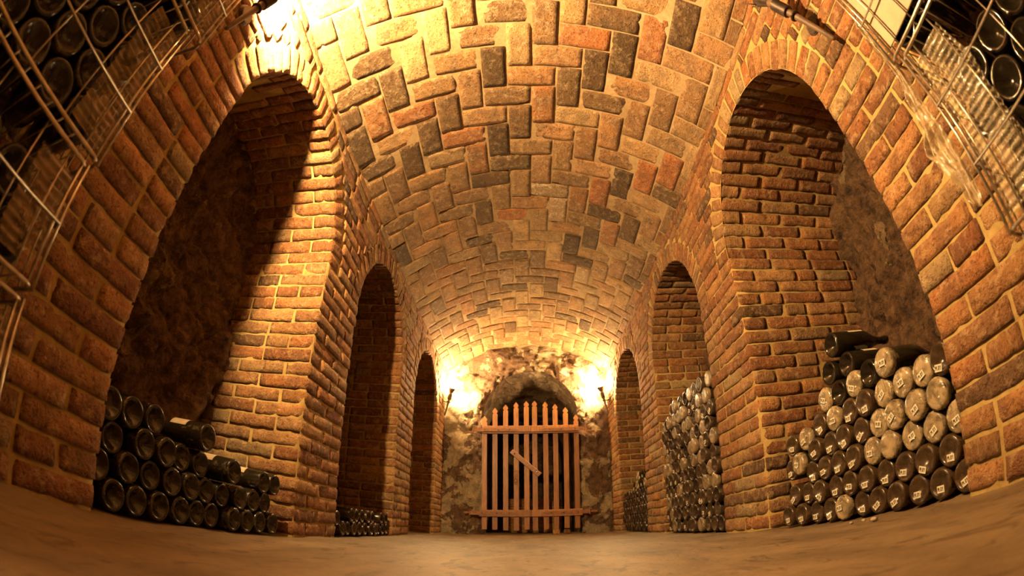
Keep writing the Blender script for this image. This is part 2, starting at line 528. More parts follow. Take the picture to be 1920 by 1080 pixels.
def arch_obj(s, i):
    a, b_, sp = ARCHES[i]; c = (a + b_) / 2; r = (b_ - a) / 2
    D = NICHE[s][i] + .08
    # mortar vault of the niche
    nu, nv = 40, 16; pts = []
    for u in range(nu):
        th = PI * u / (nu - 1)
        for v in range(nv):
            d = .009 + D * v / (nv - 1)
            rr = r + .0075 + .0015 * fbm((u * .1, v * .1, i), 3, 2)
            pts.append((s * (W + d), c - rr * math.cos(th), sp + rr * math.sin(th)))
    me = grid_mesh('brick_arch', pts, nu, nv, M['mortar'], True, flip=(s < 0))
    o = link('brick_arch', me)
    nm = ('nearest', 'middle', 'farthest')[i]
    tag(o, 'round brick arch with a ring of upright bricks, %s one on the %s wall' % (nm, SIDE[s]), 'arch', kind='structure', group='arches over the side niches')
    n = int(round(PI * r / .0735))
    for k in range(n):
        th = PI * (k + .5) / n
        er = Vector((0, -math.cos(th), math.sin(th))); et = Vector((0, math.sin(th), math.cos(th)))
        R = Matrix((Vector((s, 0, 0)), er, et)).transposed()
        if R.determinant() < 0: R = Matrix((Vector((s, 0, 0)), er, -et)).transposed()
        d = 0.0; q = 0
        deg = math.degrees(th)
        while d < D - .05:
            L = .286 if (k % 2 == 0 or q > 0) else .145
            L = min(L, D - d)
            rr = r + BW / 2 - .001 + (jp() if q == 0 else jp() * 1.1)
            hid = (deg < 75 and q > 0)
            if not hid:
                pos = Vector((s * (W - (.004 if q == 0 else 0) + d + L / 2 + (0 if q else jp())), c, sp)) + er * rr
                put_brick(o, pos, R, L - .008, BW * 1.02, BH * random.uniform(.98, 1.1), jit=1.3)
            d += L; q += 1
    return o

def pillar(s, i):
    y0, y1 = PIERS[i]
    D = (NICHE[s][i - 1] if i > 0 else .3) + .08
    top = 1.46
    if i == 0: top = 1.46
    # mortar core: front face, reveal faces
    P = []; rows = 22
    prof = []                                                    # plan profile (y, depth)
    jamb = .795 if i == 0 else y1 - .006
    if i > 0:
        for t in range(12): prof.append((y0 + .0075, D * (1 - t / 11)))
    n = max(6, int((y1 - y0) / .05))
    for t in range(1, n + 1): prof.append((y0 + .006 + (y1 - y0 - .012) * t / n, .0045))
    ye = NICHE[s][i] + .08 if i < 3 else .3
    for t in range(1, 8): prof.append((jamb if t > 1 else y1 - .006, ye * t / 7))
    for q, (y, d) in enumerate(prof):
        for k in range(rows):
            z = -.02 + (top + .02) * k / (rows - 1)
            yy = y + (lean(z) if (i == 0 and y > .5) else 0)
            nn = fbm((s, y, z + d), 9, 3) * .002
            P.append((s * (W + d + (.003 + nn if d < .01 else 0)), yy + (nn if d > .02 else 0), z))
    me = grid_mesh('pillar', P, len(prof), rows, M['mortar'], True, flip=(s < 0))
    o = link('pillar', me)
    nm = ('nearest to the camera, beside the wire crates', 'between the near and middle niches', 'between the middle and far niches', 'at the far end by the lit torch')[i]
    tag(o, 'red brick pillar of the %s wall, %s' % (SIDE[s], nm), 'pillar', kind='structure', group='brick pillars between the niches')
    far = Stuff()
    k = 0
    while (k + .5) * COURSE < (top + .06 if i == 0 else top):
        z = (k + .5) * COURSE
        odd = (k + i + (s > 0)) % 2
        sh = lean(z) if i == 0 else 0
        if i == 0:
            # quoin at y1, bricks running back towards the camera
            y = y1 + sh
            q = 0
            while y > Y_BACK + .1:
                if q == 0 and odd:
                    pos = Vector((s * (W + BL / 2 - jp()), y - BW / 2, z + jz()))
                    put_brick(o, pos, R_ACROSS, BL, BW, BH); y -= BW + .012
                else:
                    L = BL if random.random() < .72 else .14
                    pos = Vector((s * (W + BW / 2 - jp()), y - L / 2, z + jz()))
                    put_brick(o, pos, R_ALONG, L, BW, BH, stuff=(far if y < -.15 else None)); y -= L + .012
                q += 1
        else:
            # near corner brick, seen on both faces
            if odd:
                L1 = BW; put_brick(o, Vector((s * (W + BL / 2 - jp()), y0 + BW / 2 + jp(), z + jz())), R_ACROSS, BL, BW, BH)
            else:
                L1 = BL; put_brick(o, Vector((s * (W + BW / 2 - jp()), y0 + BL / 2 + jp(), z + jz())), R_ALONG, BL, BW, BH)
            y = y0 + L1 + .012
            rest = y1 - y
            if odd: parts = [rest - BW - .012, BW]
            else: parts = [rest] if rest < .30 else [rest - BW - .012, BW]
            for L in parts:
                put_brick(o, Vector((s * (W + BW / 2 - jp()), y + L / 2, z + jz())), R_ALONG, L, BW, BH); y += L + .012
            # reveal face (towards the camera)
            d = (BL if odd else BW) + .012
            while d < D - .03:
                L = BL if random.random() < .75 else .14
                L = min(L, D - d)
                put_brick(o, Vector((s * (W + d + L / 2), y0 + BW / 2 - .001 + jp(), z + jz())), R_ACROSS, L, BW, BH); d += L + .012
        k += 1
    far.build('brickwork', M['wall_brick'], o)
    return o

def rock_back(s, i):
    a, b_, sp = ARCHES[i]
    D = NICHE[s][i]
    a2 = (.74 if i == 0 else PIERS[i][1] - .05); b2 = PIERS[i + 1][0] + .06
    nu, nv = 130, 200; pts = []
    for u in range(nu):
        y = a2 + (b2 - a2) * u / (nu - 1)
        for v in range(nv):
            z = -.05 + 2.35 * v / (nv - 1)
            q = Vector((y * 1.7 + z * .8 + i * 5, z * 1.3 - y * .9, s * 3.0))
            n = noise.ridged_multi_fractal(q, .8, 2.3, 6, 1.0, 2.0)
            n2 = fbm((y, z, s * 2 + i), 1.6, 3)
            n3 = noise.turbulence(q * 3.2, 5, True)
            e = .05 * (1.2 - n) + .07 * n2 - .11 * (n3 - .45)
            x = W + D + max(-.13, min(.14, e))
            if i == 0 and s > 0: x -= .22 * math.exp(-((y - 1.05) / .28) ** 2) * max(0, min(1, (1.15 - z) / .45)) * (1 if z > .6 else 0)
            x = max(x, W + .40)
            pts.append((s * x, y, z))
    o = link('rock_wall', grid_mesh('rock_wall', pts, nu, nv, M['rock'], True, flip=(s > 0)))
    nm = ('nearest', 'middle', 'farthest')[i]
    tag(o, 'rough dark rock face at the back of the %s niche on the %s' % (nm, SIDE[s]), 'rock wall', kind='structure')

for s in (1, -1):
    wl = side_wall(s)
    spandrels(s, wl)
    for i in range(4): pillar(s, i)
    for i in range(3):
        arch_obj(s, i); rock_back(s, i)

# ------------------------------------------------------------------ vaulted ceiling in herringbone
def build_ceiling():
    A = math.asin(min(1, (W + .05) / RV))
    nu, nv = 60, 120; pts = []
    for u in range(nu):
        th = -A + 2 * A * u / (nu - 1)
        for v in range(nv):
            y = Y_BACK - .05 + (YE + .15 - Y_BACK) * v / (nv - 1)
            r = RV + .0065 + .0025 * fbm((th * 2, y, 0), 7, 3)
            pts.append((r * math.sin(th), y, ZV + r * math.cos(th)))
    o = link('ceiling', grid_mesh('ceiling', pts, nu, nv, M['vault_mortar'], True, flip=True))
    tag(o, 'low barrel vault of pale herringbone bricks over the whole aisle', 'ceiling', kind='structure')
    cell = .155; cy = .161; hi = RV * math.asin(W / RV) + .01
    far = Stuff(); near = 0
    nuc = int(hi / cell) + 3; nvc = 28
    for iu in range(-nuc, nuc + 1):
        for iv in range(-31, nvc + 1):
            k = (iu - iv) % 4
            if k == 0: u0, u1, v0, v1, horiz = iu, iu + 2, iv, iv + 1, True
            elif k == 2: u0, u1, v0, v1, horiz = iu, iu + 1, iv - 1, iv + 1, False
            else: continue
            ua, ub = u0 * cell + .032, u1 * cell + .032
            ya, yb = 1.36 - (v0 - 2) * cy, 1.36 - (v1 - 2) * cy      # v grows towards the camera
            ya, yb = min(ya, yb), max(ya, yb)
            ya, yb = max(ya, Y_BACK), min(yb, YE + .03)
            ua, ub = max(ua, -hi), min(ub, hi)
            if ub - ua < .045 or yb - ya < .045: continue
            um, ym = (ua + ub) / 2, (ya + yb) / 2
            th = um / RV
            th += random.gauss(0, .001)
            n = Vector((math.sin(th), 0, math.cos(th))); t = Vector((math.cos(th), 0, -math.sin(th))); yv = Vector((0, 1, 0))
            du, dy = ub - ua - .009, yb - ya - .010
            if horiz: R = Matrix((t, yv, n)).transposed(); L, Wd = du, dy
            else: R = Matrix((yv, -t, n)).transposed(); L, Wd = dy, du
            pos = Vector((0, ym, ZV)) + n * (RV + BH / 2 - jp())
            if ym < .62: put_brick(o, pos, R, L, Wd, BH, stuff=far)
            else:
                ms = VAULT_B
                for mset, spots in VAULT_TONES:
                    if any(ua - .01 < a < ub + .01 and ya - .01 < b_ < yb + .01 for a, b_ in spots): ms = mset
                put_brick(o, pos, R, L, Wd, BH, ms, .8); near += 1
    far.build('brickwork', M['vault_brick'], o)
    print('vault bricks', near)
build_ceiling()

# ------------------------------------------------------------------ end wall of rock with the gate alcove, tunnel behind
AC, AR, ASP = .057, .632, 1.62
def alcove_outline(t):
    """t 0..1 from floor left over the top to floor right"""
    total = 2 * ASP + PI * AR; d = t * total
    if d < ASP: return (AC - AR, d)
    if d < ASP + PI * AR:
        th = (d - ASP) / AR; return (AC - AR * math.cos(th), ASP + AR * math.sin(th))
    return (AC + AR, ASP - (d - ASP - PI * AR))
def build_end():
    nu, nq = 260, 60; pts = []
    for u in range(nu):
        t = u / (nu - 1); x0, z0 = alcove_outline(t)
        if z0 < ASP: dx, dz = (-1 if x0 < AC else 1), 0.0
        else:
            dx, dz = (x0 - AC) / AR, (z0 - ASP) / AR
        # outer point: ray to the room outline
        q = 0
        while q < 2.0:
            px, pz = x0 + dx * q, z0 + dz * q
            if abs(px) > W + .06 or math.hypot(px, pz - ZV) > RV + .05: break
            q += .02
        x1, z1 = x0 + dx * q, z0 + dz * q
        for v in range(nq):
            f = v / (nq - 1)
            x = x0 + (x1 - x0) * f; z = z0 + (z1 - z0) * f - (.03 if t in (0, 1) else 0)
            n = noise.ridged_multi_fractal(Vector((x * 2.4, z * 2.4, 4.0)), .9, 2.2, 5, 1.0, 2.0)
            n2 = fbm((x, z, 9), 1.5, 3)
            lip = .05 * math.exp(-f * q / .05)
            n3 = noise.turbulence(Vector((x * 5, z * 5, 2)), 5, True)
            y = YE - .03 + .045 * (1.2 - n) + .06 * n2 - .075 * (n3 - .45) + lip
            jx = .012 * fbm((x, z, 1), 5, 3) if v == 0 else 0
            pts.append((x + jx, max(YE - .12, min(YE + .11, y)), z))
    o = link('wall_end', grid_mesh('wall_end', pts, nu, nq, M['end_rock'], True, flip=True))
    tag(o, 'end wall of crumbling rock and pale plaster around the gate', 'wall', kind='structure')
    # tunnel
    nd = 60; pts = []
    for u in range(nu):
        t = u / (nu - 1); x0, z0 = alcove_outline(t)
        for v in range(nd):
            f = v / (nd - 1); y = YE - .01 + 3.2 * f
            n = noise.ridged_multi_fractal(Vector((x0 * 2.2 + 3, y * 2.2, z0 * 2.2)), .9, 2.2, 5, 1.0, 2.0)
            sc = 1 - .20 * min(1, f * 3.5) - .12 * max(0, f - .28)
            kw = 1 + .06 * min(1, f * 8)
            k = (.035 * (n - 1.2) + .05 * fbm((x0, y, z0), 2, 3)) * min(1, f * 12)
            x = AC + (x0 - AC) * (kw + k); z = z0 if z0 < .05 else (.8 + (z0 - .8) * (sc + k if z0 > .8 else 1))
            pts.append((x, y, z if t not in (0, 1) else -.03))
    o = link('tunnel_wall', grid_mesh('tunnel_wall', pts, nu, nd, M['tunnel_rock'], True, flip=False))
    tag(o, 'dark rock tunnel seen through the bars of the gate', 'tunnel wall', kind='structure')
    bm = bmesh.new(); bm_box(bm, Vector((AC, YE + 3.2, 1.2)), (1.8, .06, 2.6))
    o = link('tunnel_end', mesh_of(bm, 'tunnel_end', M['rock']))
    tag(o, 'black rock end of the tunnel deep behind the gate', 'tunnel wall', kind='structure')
    bm = bmesh.new(); bm_box(bm, Vector((0, Y_BACK - .03, 1.3)), (3.2, .06, 2.8))  # unseen wall, added to close the aisle and hold bounced light
    o = link('wall_back_added', mesh_of(bm, 'wall_back_added', M['rock']))
    tag(o, 'added unseen rock wall behind the camera, keeping bounced light in the aisle', 'wall', kind='structure')
build_end()

def low_wall():
    o = empty('low_brick_wall', (AC + .07, 7.35, 0))
    tag(o, 'low brick wall standing in the tunnel behind the gate', 'wall', kind='structure')
    bm = bmesh.new(); bm_box(bm, Vector((0, .06, .27)), (.80, .10, .54))
    link('mortar_core', mesh_of(bm, 'mortar_core', M['mortar']), o)
    for r in range(4):
        for c in range(6):
            put_brick(o, Vector((-.34 + c * .136, .03 + jp(), .07 + r * .135)), Matrix(((0, 1, 0), (0, 0, 1), (1, 0, 0))), .125, .128, BH)
low_wall()

# ------------------------------------------------------------------ picket gate
def gate():
    GY = 6.12
    g = empty('picket_gate', (.05, GY, 0))
    tag(g, 'varnished wooden picket gate with pointed slats in front of dark alcove', 'gate')
    xs = [(-.535, 1.587), (-.402, 1.699), (-.266, 1.745), (-.132, 1.778), (-.001, 1.792), (.103, 1.796), (.241, 1.78), (.367, 1.746), (.50, 1.697), (.633, 1.592)]
    for k, (x, zt) in enumerate(xs):
        bm = bmesh.new(); wd, th, zb = .064, .022, .055 + random.uniform(0, .02)
        h = wd / 2
        out = [(-h, zb), (h, zb), (h, zt - .085), (h * .62, zt - .078), (h * .62, zt - .070), (h, zt - .063), (h, zt - .040), (0, zt), (-h, zt - .040), (-h, zt - .063), (-h * .62, zt - .070), (-h * .62, zt - .078), (-h, zt - .085)]
        fv = [bm.verts.new((a, -th / 2, b_)) for a, b_ in out]; bv = [bm.verts.new((a, th / 2, b_)) for a, b_ in out]
        bm.faces.new(fv); bm.faces.new(bv[::-1])
        for i in range(len(out)): j = (i + 1) % len(out); bm.faces.new((fv[j], fv[i], bv[i], bv[j]))
        bmesh.ops.recalc_face_normals(bm, faces=bm.faces)
        bmesh.ops.triangulate(bm, faces=[f for f in bm.faces if len(f.verts) > 4])
        o = link('picket', mesh_of(bm, 'picket', M['wood']), g, Matrix.Translation((x - .05, 0, 0)) @ Matrix.Rotation(math.radians((k - 4.5) * .12), 4, 'Y'))
    def rail(x0, x1, z0, z1, y):
        bm = bmesh.new(); bm_box(bm, Vector(((x0 + x1) / 2 - .05, y, (z0 + z1) / 2)), (x1 - x0, .03, z1 - z0), None, .003)
        return link('rail', mesh_of(bm, 'rail', M['wood']), g)
    for (x0, x1) in ((-.575, .052), (.056, .672)): rail(x0, x1, 1.365, 1.448, -.027)
    rail(-.575, .672, 1.343, 1.362, -.022)
    for (x0, x1) in ((-.60, .052), (.056, .70)): rail(x0, x1, .238, .328, -.027)
    def strap(x0, x1, z, hgt, point):
        bm = bmesh.new(); y = -.046
        L = x1 - x0
        n = 10; pr = []
        for i in range(n + 1):
            f = i / n; hw = hgt / 2 * (1 - .25 * f)
            if f > .9: hw *= max(.15, (1 - f) / .1 * .9 + .1)
            pr.append((x0 + L * f - .05, hw))
        up = [bm.verts.new((a, y - .004, z + b_)) for a, b_ in pr]; dn = [bm.verts.new((a, y - .004, z - b_)) for a, b_ in pr]
        ub = [bm.verts.new((a, y + .004, z + b_)) for a, b_ in pr]; db = [bm.verts.new((a, y + .004, z - b_)) for a, b_ in pr]
        for i in range(n):
            bm.faces.new((up[i], up[i + 1], dn[i + 1], dn[i])); bm.faces.new((ub[i], db[i], db[i + 1], ub[i + 1]))
            bm.faces.new((up[i], ub[i], ub[i + 1], up[i + 1])); bm.faces.new((dn[i], dn[i + 1], db[i + 1], db[i]))
        bmesh.ops.recalc_face_normals(bm, faces=bm.faces)
        st = link('hinge_strap', mesh_of(bm, 'hinge_strap', M['iron2']), g)
        for f in (.25, .55, .8):
            bm = bmesh.new(); bmesh.ops.create_uvsphere(bm, u_segments=8, v_segments=5, radius=.008)
            link('nail_head', mesh_of(bm, 'nail_head', M['iron'], True), st, Matrix.Translation((x0 + L * f - .05, y - .006, z)))
        bm = bmesh.new(); bm_tube(bm, [(x0 - .05, y, z - hgt * .7), (x0 - .05, y, z + hgt * .7)], .011, 8)
        link('hinge_barrel', mesh_of(bm, 'hinge_barrel', M['iron2']), g)
    strap(-.69, -.11, 1.392, .05, 1); strap(.775, .18, 1.392, .05, -1)
    strap(-.72, -.10, .283, .05, 1); strap(.79, .18, .283, .05, -1)
    # diagonal board with two bolts
    bm = bmesh.new(); a, b_ = Vector((-.185 - .05, 0, 1.100)), Vector((.155 - .05, 0, .800)); d = b_ - a
    bm_box(bm, Vector((0, 0, 0)), (d.length + .03, .018, .062), None, .003)
    db = link('diagonal_board', mesh_of(bm, 'diagonal_board', M['wood']), g, Matrix.Translation((a + b_) / 2 + Vector((0, -.021, 0))) @ Matrix.Rotation(-math.atan2(d.z, d.x), 4, 'Y'))
    for sx, mm in ((-.19, 'iron'), (.19, 'wire')):
        bm = bmesh.new(); bmesh.ops.create_uvsphere(bm, u_segments=8, v_segments=6, radius=.011)
        link('bolt_head', mesh_of(bm, 'bolt_head', M[mm], True), db, Matrix.Translation((sx, -.012, 0)))
    # lock plate with ring
    bm = bmesh.new(); bm_box(bm, Vector((-.142 - .05, -.015, .76)), (.052, .008, .19), None, .003)
    lp = link('lock_plate', mesh_of(bm, 'lock_plate', M['iron2']), g)
    bm = bmesh.new(); bm_tube(bm, [(-.192 + .018 * math.sin(t * PI / 5), -.026, .745 - .03 + .03 * math.cos(t * PI / 5)) for t in range(11)], .004, 6)
    link('pull_ring', mesh_of(bm, 'pull_ring', M['iron']), lp)
    # iron pins set in the rock, hold the gate
    for sx in (-1, 1):
        for z in (1.36, .29):
            p = empty('hinge_pin', ((-.70 if sx < 0 else .79) + sx * .045, GY - .03, z))
            bm = bmesh.new(); bm_box(bm, Vector((0, 0, -.004)), (.10, .022, .026), None, .003); link('spike', mesh_of(bm, 'spike', M['iron2']), p)
            bm = bmesh.new(); bm_tube(bm, [(-sx * .045, 0, -.01), (-sx * .045, 0, .05)], .008, 8); link('pin', mesh_of(bm, 'pin', M['iron2']), p)
            tag(p, 'rusty iron hinge pin in the rock, %s end of the %s gate rail' % ('left' if sx < 0 else 'right', 'upper' if z > 1 else 'lower'), 'hinge', 'iron pins holding the gate')
M['iron2'] = simple('rusty_brown_iron', (.30, .13, .05), .55, .25, 30, (.14, .06, .03), .002)
gate()

# ------------------------------------------------------------------ torches
def torch(s, y, zb, bulb, label, lean_in=.10, ly=0.0, tipx=1.065):
    """zb: height of the stem foot; the lamp leans out from the wall"""
    t = empty('wall_torch', (s * W, y, zb + .18))
    B = Vector((-s * (W - tipx), ly, -.18)); T = Vector((-s * (lean_in + .01), 0, .15))
    d = (T - B).normalized()
    bm = bmesh.new()
    bmesh.ops.create_cone(bm, cap_ends=True, segments=20, radius1=.05, radius2=.038, depth=.014)
    bmesh.ops.rotate(bm, cent=(0, 0, 0), matrix=Matrix.Rotation(-s * PI / 2, 3, 'Y'), verts=bm.verts)
    bmesh.ops.translate(bm, vec=(-s * .006, 0, .02), verts=bm.verts)
    link('wall_plate', mesh_of(bm, 'wall_plate', M['iron'], False), t)
    mid = B.lerp(T, .56)
    bm = bmesh.new(); bm_tube(bm, [(0, 0, .02), (mid.x * .6, mid.y * .6, .005), tuple(mid)], .007, 8)
    link('bracket', mesh_of(bm, 'bracket', M['iron'], True), t)
    bm = bmesh.new(); ring = []
    a = d.cross(Vector((0, 1, 0))).normalized(); b_ = d.cross(a)
    bm_tube(bm, [tuple(mid + (a * math.cos(k * PI / 6) + b_ * math.sin(k * PI / 6)) * .021) for k in range(13)], .006, 6, False)
    link('holder_ring', mesh_of(bm, 'holder_ring', M['iron'], True), t)
    bm = bmesh.new(); bm_tube(bm, [tuple(B.lerp(T, f)) for f in (0, .02, .3, .6, 1)], [.006, .010, .013, .017, .022], 12)
    link('stem', mesh_of(bm, 'stem', M['torch_wood'], True), t)
    pts, rs = [], []
    for k in range(25):
        f = .66 + .22 * k / 24; pts.append(tuple(B.lerp(T, f))); rs.append(.0245 + .004 * (k % 2))
    bm = bmesh.new(); bm_tube(bm, pts, rs, 14)
    link('ribbed_collar', mesh_of(bm, 'ribbed_collar', M['iron'], True), t)
    bm = bmesh.new(); bm_tube(bm, [tuple(T + d * h) for h in (-.02, .0, .025, .04)], [.022, .030, .040, .042], 16, False)
    link('cup', mesh_of(bm, 'cup', M['iron'], True), t)
    for k in range(7):
        an = 2 * PI * k / 7; e = a * math.cos(an) + b_ * math.sin(an)
        bm = bmesh.new(); bm_tube(bm, [tuple(T + d * .03 + e * .040), tuple(T + d * .06 + e * .052), tuple(T + d * .085 + e * .066)], [.0035, .003, .0012], 5)
        link('prong', mesh_of(bm, 'prong', M['iron'], True), t)
    bm = bmesh.new(); bmesh.ops.create_icosphere(bm, subdivisions=2, radius=.026)
    for v in bm.verts: v.co.z *= 1.35
    link('bulb', mesh_of(bm, 'bulb', bulb, True), t, Matrix.Translation(T + d * .085))
    tag(t, label, 'wall lamp', 'torch shaped lamps on the walls')
    return t
torch(-1, 6.0, 1.56, M['bulb_far'], 'lit torch lamp on the left wall at the far end beside the gate')
torch(1, 6.0, 1.56, M['bulb_far'], 'lit torch lamp on the right wall at the far end beside the gate')
torch(-1, .66, 1.54, M['bulb_near'], 'glaring torch lamp high on the near left pillar, cut by top edge', .095, -.05)
torch(1, .68, 1.47, M['bulb_off'], 'unlit torch lamp high on the near right pillar, cut by top edge', .16, -.06, 1.06)
torch(1, -2.0, 1.56, M['bulb_rear_fill'], 'added fill lamp of torch shape on the wall behind the camera, out of frame')  # unseen torch, added behind the camera as weak fill light

# ------------------------------------------------------------------ bottles
RB = .0485
def bottle_mesh(mat, clean=False):
    bm = bmesh.new()
    lathe(bm, [(.030, 0), (.028, .010), (.021, .020), (.011, .030), (.004, .036), (0, .041), (.0012, .0455), (.006, RB), (.10, RB + .0005), (.17, RB), (.205, .040), (.235, .026), (.27, .0165), (.305, .015), (.312, .0185), (.335, .0185), (.338, .010), (.338, 0)], 24)
    return mesh_of(bm, 'bottle', mat, True)
BM = {k: bottle_mesh(M[k]) for k in ('glass', 'glass_dusty', 'glass_clean', 'glass_stack')}
def film_mesh(seed, mat, amp, pale=False):
    bm = bmesh.new()
    lathe(bm, [(-.003, 0), (-.003, .012), (-.003, .024), (-.0025, .034), (-.001, .043), (.004, RB - .0002), (.012, RB + .0008), (.018, RB + .0008), (.024, RB + .0004)] if pale else [(-.003, 0), (-.003, .012), (-.003, .024), (-.0025, .034), (-.001, .043), (.004, RB - .0002), (.02, RB + .0008), (.05, RB + .0008), (.08, RB + .0008)], 28)
    for v in bm.verts:
        n = noise.noise_vector(v.co * 60 + Vector((seed * 5.1, seed, 0)))
        v.co += n * amp if v.co.x < .002 else n * .0003
        if v.co.x < .002: v.co.x = min(v.co.x, -.0012)
    return mesh_of(bm, 'film_wrap', mat, True)
FILM = [film_mesh(k, M['film'], .0022) for k in range(4)]
FILMW = [film_mesh(k + 9, M['film_white'], .0040, True) for k in range(4)]
FILMP = [film_mesh(k + 21, M['film_pale'], .0015, True) for k in range(3)]
def tag_mesh():
    bm = bmesh.new(); bm_box(bm, Vector((0, 0, 0)), (.0006, .031, .021)); return mesh_of(bm, 'paper_tag', M['paper'])
TAG = tag_mesh()
def text_mesh():
    """the handwritten M.01, strokes in the tag plane: u to the reader's right, v up"""
    st = [[(-.0120, -.005), (-.0115, .006), (-.0090, 0), (-.0065, .006), (-.0060, -.005)], [(-.0035, -.0052), (-.0026, -.0052)],
          [(.0005, 0), (.0012, .0048), (.0028, .0058), (.0044, .0044), (.0048, 0), (.0042, -.0042), (.0028, -.0054), (.0012, -.0044), (.0005, 0)],
          [(.0075, .0030), (.0100, .0058), (.0098, -.0055)]]
    bm = bmesh.new(); hw = .0012
    for line in st:
        for p, q in zip(line, line[1:]):
            p, q = Vector(p), Vector(q); d = (q - p).normalized(); n = Vector((-d.y, d.x)) * hw; e = d * hw * .6
            vs = [p - e + n, p - e - n, q + e - n, q + e + n]
            bm.faces.new([bm.verts.new((0, -a.x, a.y)) for a in vs])
    return mesh_of(bm, 'lettering', M['ink'])
TXT = text_mesh()
def lab_mesh():
    bm = bmesh.new(); n = 8; a0, a1 = .5, 2.4; rr = RB + .0012; r = []
    for x in (.085, .165): r.append([bm.verts.new((x, rr * math.cos(a0 + (a1 - a0) * k / n), rr * math.sin(a0 + (a1 - a0) * k / n))) for k in range(n + 1)])
    for k in range(n): bm.faces.new((r[0][k], r[0][k + 1], r[1][k + 1], r[1][k]))
    return mesh_of(bm, 'paper_label', M['label_paper'], True)
LAB = lab_mesh()

ORD = ['first', 'second', 'third', 'fourth', 'fifth', 'sixth', 'seventh', 'eighth', 'ninth', 'tenth', 'eleventh', 'twelfth', 'thirteenth']
NB = 0
def bottle(s, x, y, z, label, group, mat='glass', film=None, tagd=False, lab=False, sc=1.0, yaw=0.0):
    global NB; NB += 1
    spin = random.uniform(-.35, .35)
    o = link('bottle', BM[mat])
    rz = (0 if s > 0 else PI) + random.gauss(0, .004) + yaw
    o.location = (s * x, y, z); o.rotation_euler = (0, 0, rz); o.scale = (sc,) * 3
    tag(o, label, 'bottle', group)
    if film == 'clear': link('film_wrap', random.choice(FILM), o, Matrix.Rotation(random.uniform(0, 6), 4, 'X'))
    if film == 'pale': link('film_wrap', random.choice(FILMP), o, Matrix.Rotation(random.uniform(0, 6), 4, 'X'))
    if film == 'white': link('film_wrap', random.choice(FILMW), o, Matrix.Rotation(random.uniform(0, 6), 4, 'X'))
    if tagd:
        ang = random.gauss(-.1, .28); vy, vz = random.uniform(-.010, .010), random.uniform(-.026, -.010)
        if film == 'white': vz += .012
        tg = link('paper_tag', TAG, o, Matrix.Translation((-.0075 if film == 'white' else -.0058, vy, vz)) @ Matrix.Rotation(ang, 4, 'X'))
        link('lettering', TXT, tg, Matrix.Translation((-.0008, 0, 0)))
    if lab: link('paper_label', LAB, o)
    return o

def relax(P, r, ymin, ymax, it=500):
    P = [list(p) for p in P]
    for _ in range(it):
        for i in range(len(P)):
            for j in range(i):
                dx, dz = P[i][0] - P[j][0], P[i][1] - P[j][1]; d = math.hypot(dx, dz)
                if 1e-6 < d < 2 * r:
                    k = (2 * r - d) / 2 / d; P[i][0] += dx * k; P[i][1] += dz * k; P[j][0] -= dx * k; P[j][1] -= dz * k
            P[i][1] = max(P[i][1], r + .003); P[i][0] = min(max(P[i][0], ymin), ymax)
    return P

R1 = [[(1.900, .052), (1.785, .052), (1.691, .052), (1.583, .052), (1.475, .052), (1.372, .052), (1.272, .052), (1.167, .052), (1.063, .052), (.959, .052), (.86, .052)],
      [(1.835, .145), (1.736, .140), (1.64, .138), (1.533, .137), (1.431, .137), (1.325, .136), (1.218, .135), (1.117, .135), (1.013, .135), (.907, .135)],
      [(1.855, .262), (1.752, .262), (1.686, .224), (1.592, .225), (1.485, .228), (1.385, .226), (1.281, .223), (1.182, .224), (1.078, .222), (.966, .222), (.86, .22)],
      [(1.801, .36), (1.71, .362), (1.637, .315), (1.536, .312), (1.437, .314), (1.337, .316), (1.233, .313), (1.124, .311), (1.017, .309), (.918, .308)],
      [(1.595, .402), (1.487, .402), (1.381, .402), (1.275, .400), (1.171, .400), (1.072, .400), (.97, .398), (.87, .396)],
      [(1.530, .488), (1.431, .490), (1.325, .488), (1.227, .490), (1.129, .490)],
      [(1.468, .570), (1.368, .574)], [(1.400, .655)]]
flat = relax([p for r in R1 for p in r], RB + .0016, .85, 1.99)
WHITE = {(0, 4), (2, 1), (2, 6), (2, 7), (2, 8), (2, 9), (2, 10), (3, 1), (3, 6), (3, 7), (3, 8), (3, 9), (4, 1), (4, 4), (4, 5), (4, 6), (5, 0), (5, 2), (5, 4)}
DARK = {(5, 1), (5, 3), (6, 0), (6, 1), (7, 0)}
k = 0
ROWN = ['bottom', 'second', 'third', 'fourth', 'fifth', 'sixth', 'seventh', 'top']
for r, row in enumerate(R1):
    for c in range(len(row)):
        y, z = flat[k]; k += 1
        if (r, c) in DARK:
            lb = 'bare glossy dark bottle, %s from left, %s row, near right stack' % (ORD[c], ROWN[r])
            bottle(1, 1.125 + random.uniform(-.01, .03), y, z, lb, 'bottles stacked in the near right niche', 'glass_clean', None, False, (r >= 6))
        elif (r, c) in WHITE:
            lb = 'bottle with crumpled pale film, %s from left, %s row, near right stack' % (ORD[c], ROWN[r])
            bottle(1, 1.115 + random.uniform(-.012, .012), y, z, lb, 'bottles stacked in the near right niche', 'glass', 'white', random.random() < .8)
        else:
            lb = 'film-wrapped bottle with M.01 tag, %s from left, %s row, near right stack' % (ORD[c], ROWN[r])
            bottle(1, 1.118 + random.uniform(-.012, .012), y, z, lb, 'bottles stacked in the near right niche', 'glass_dusty', 'clear', True)

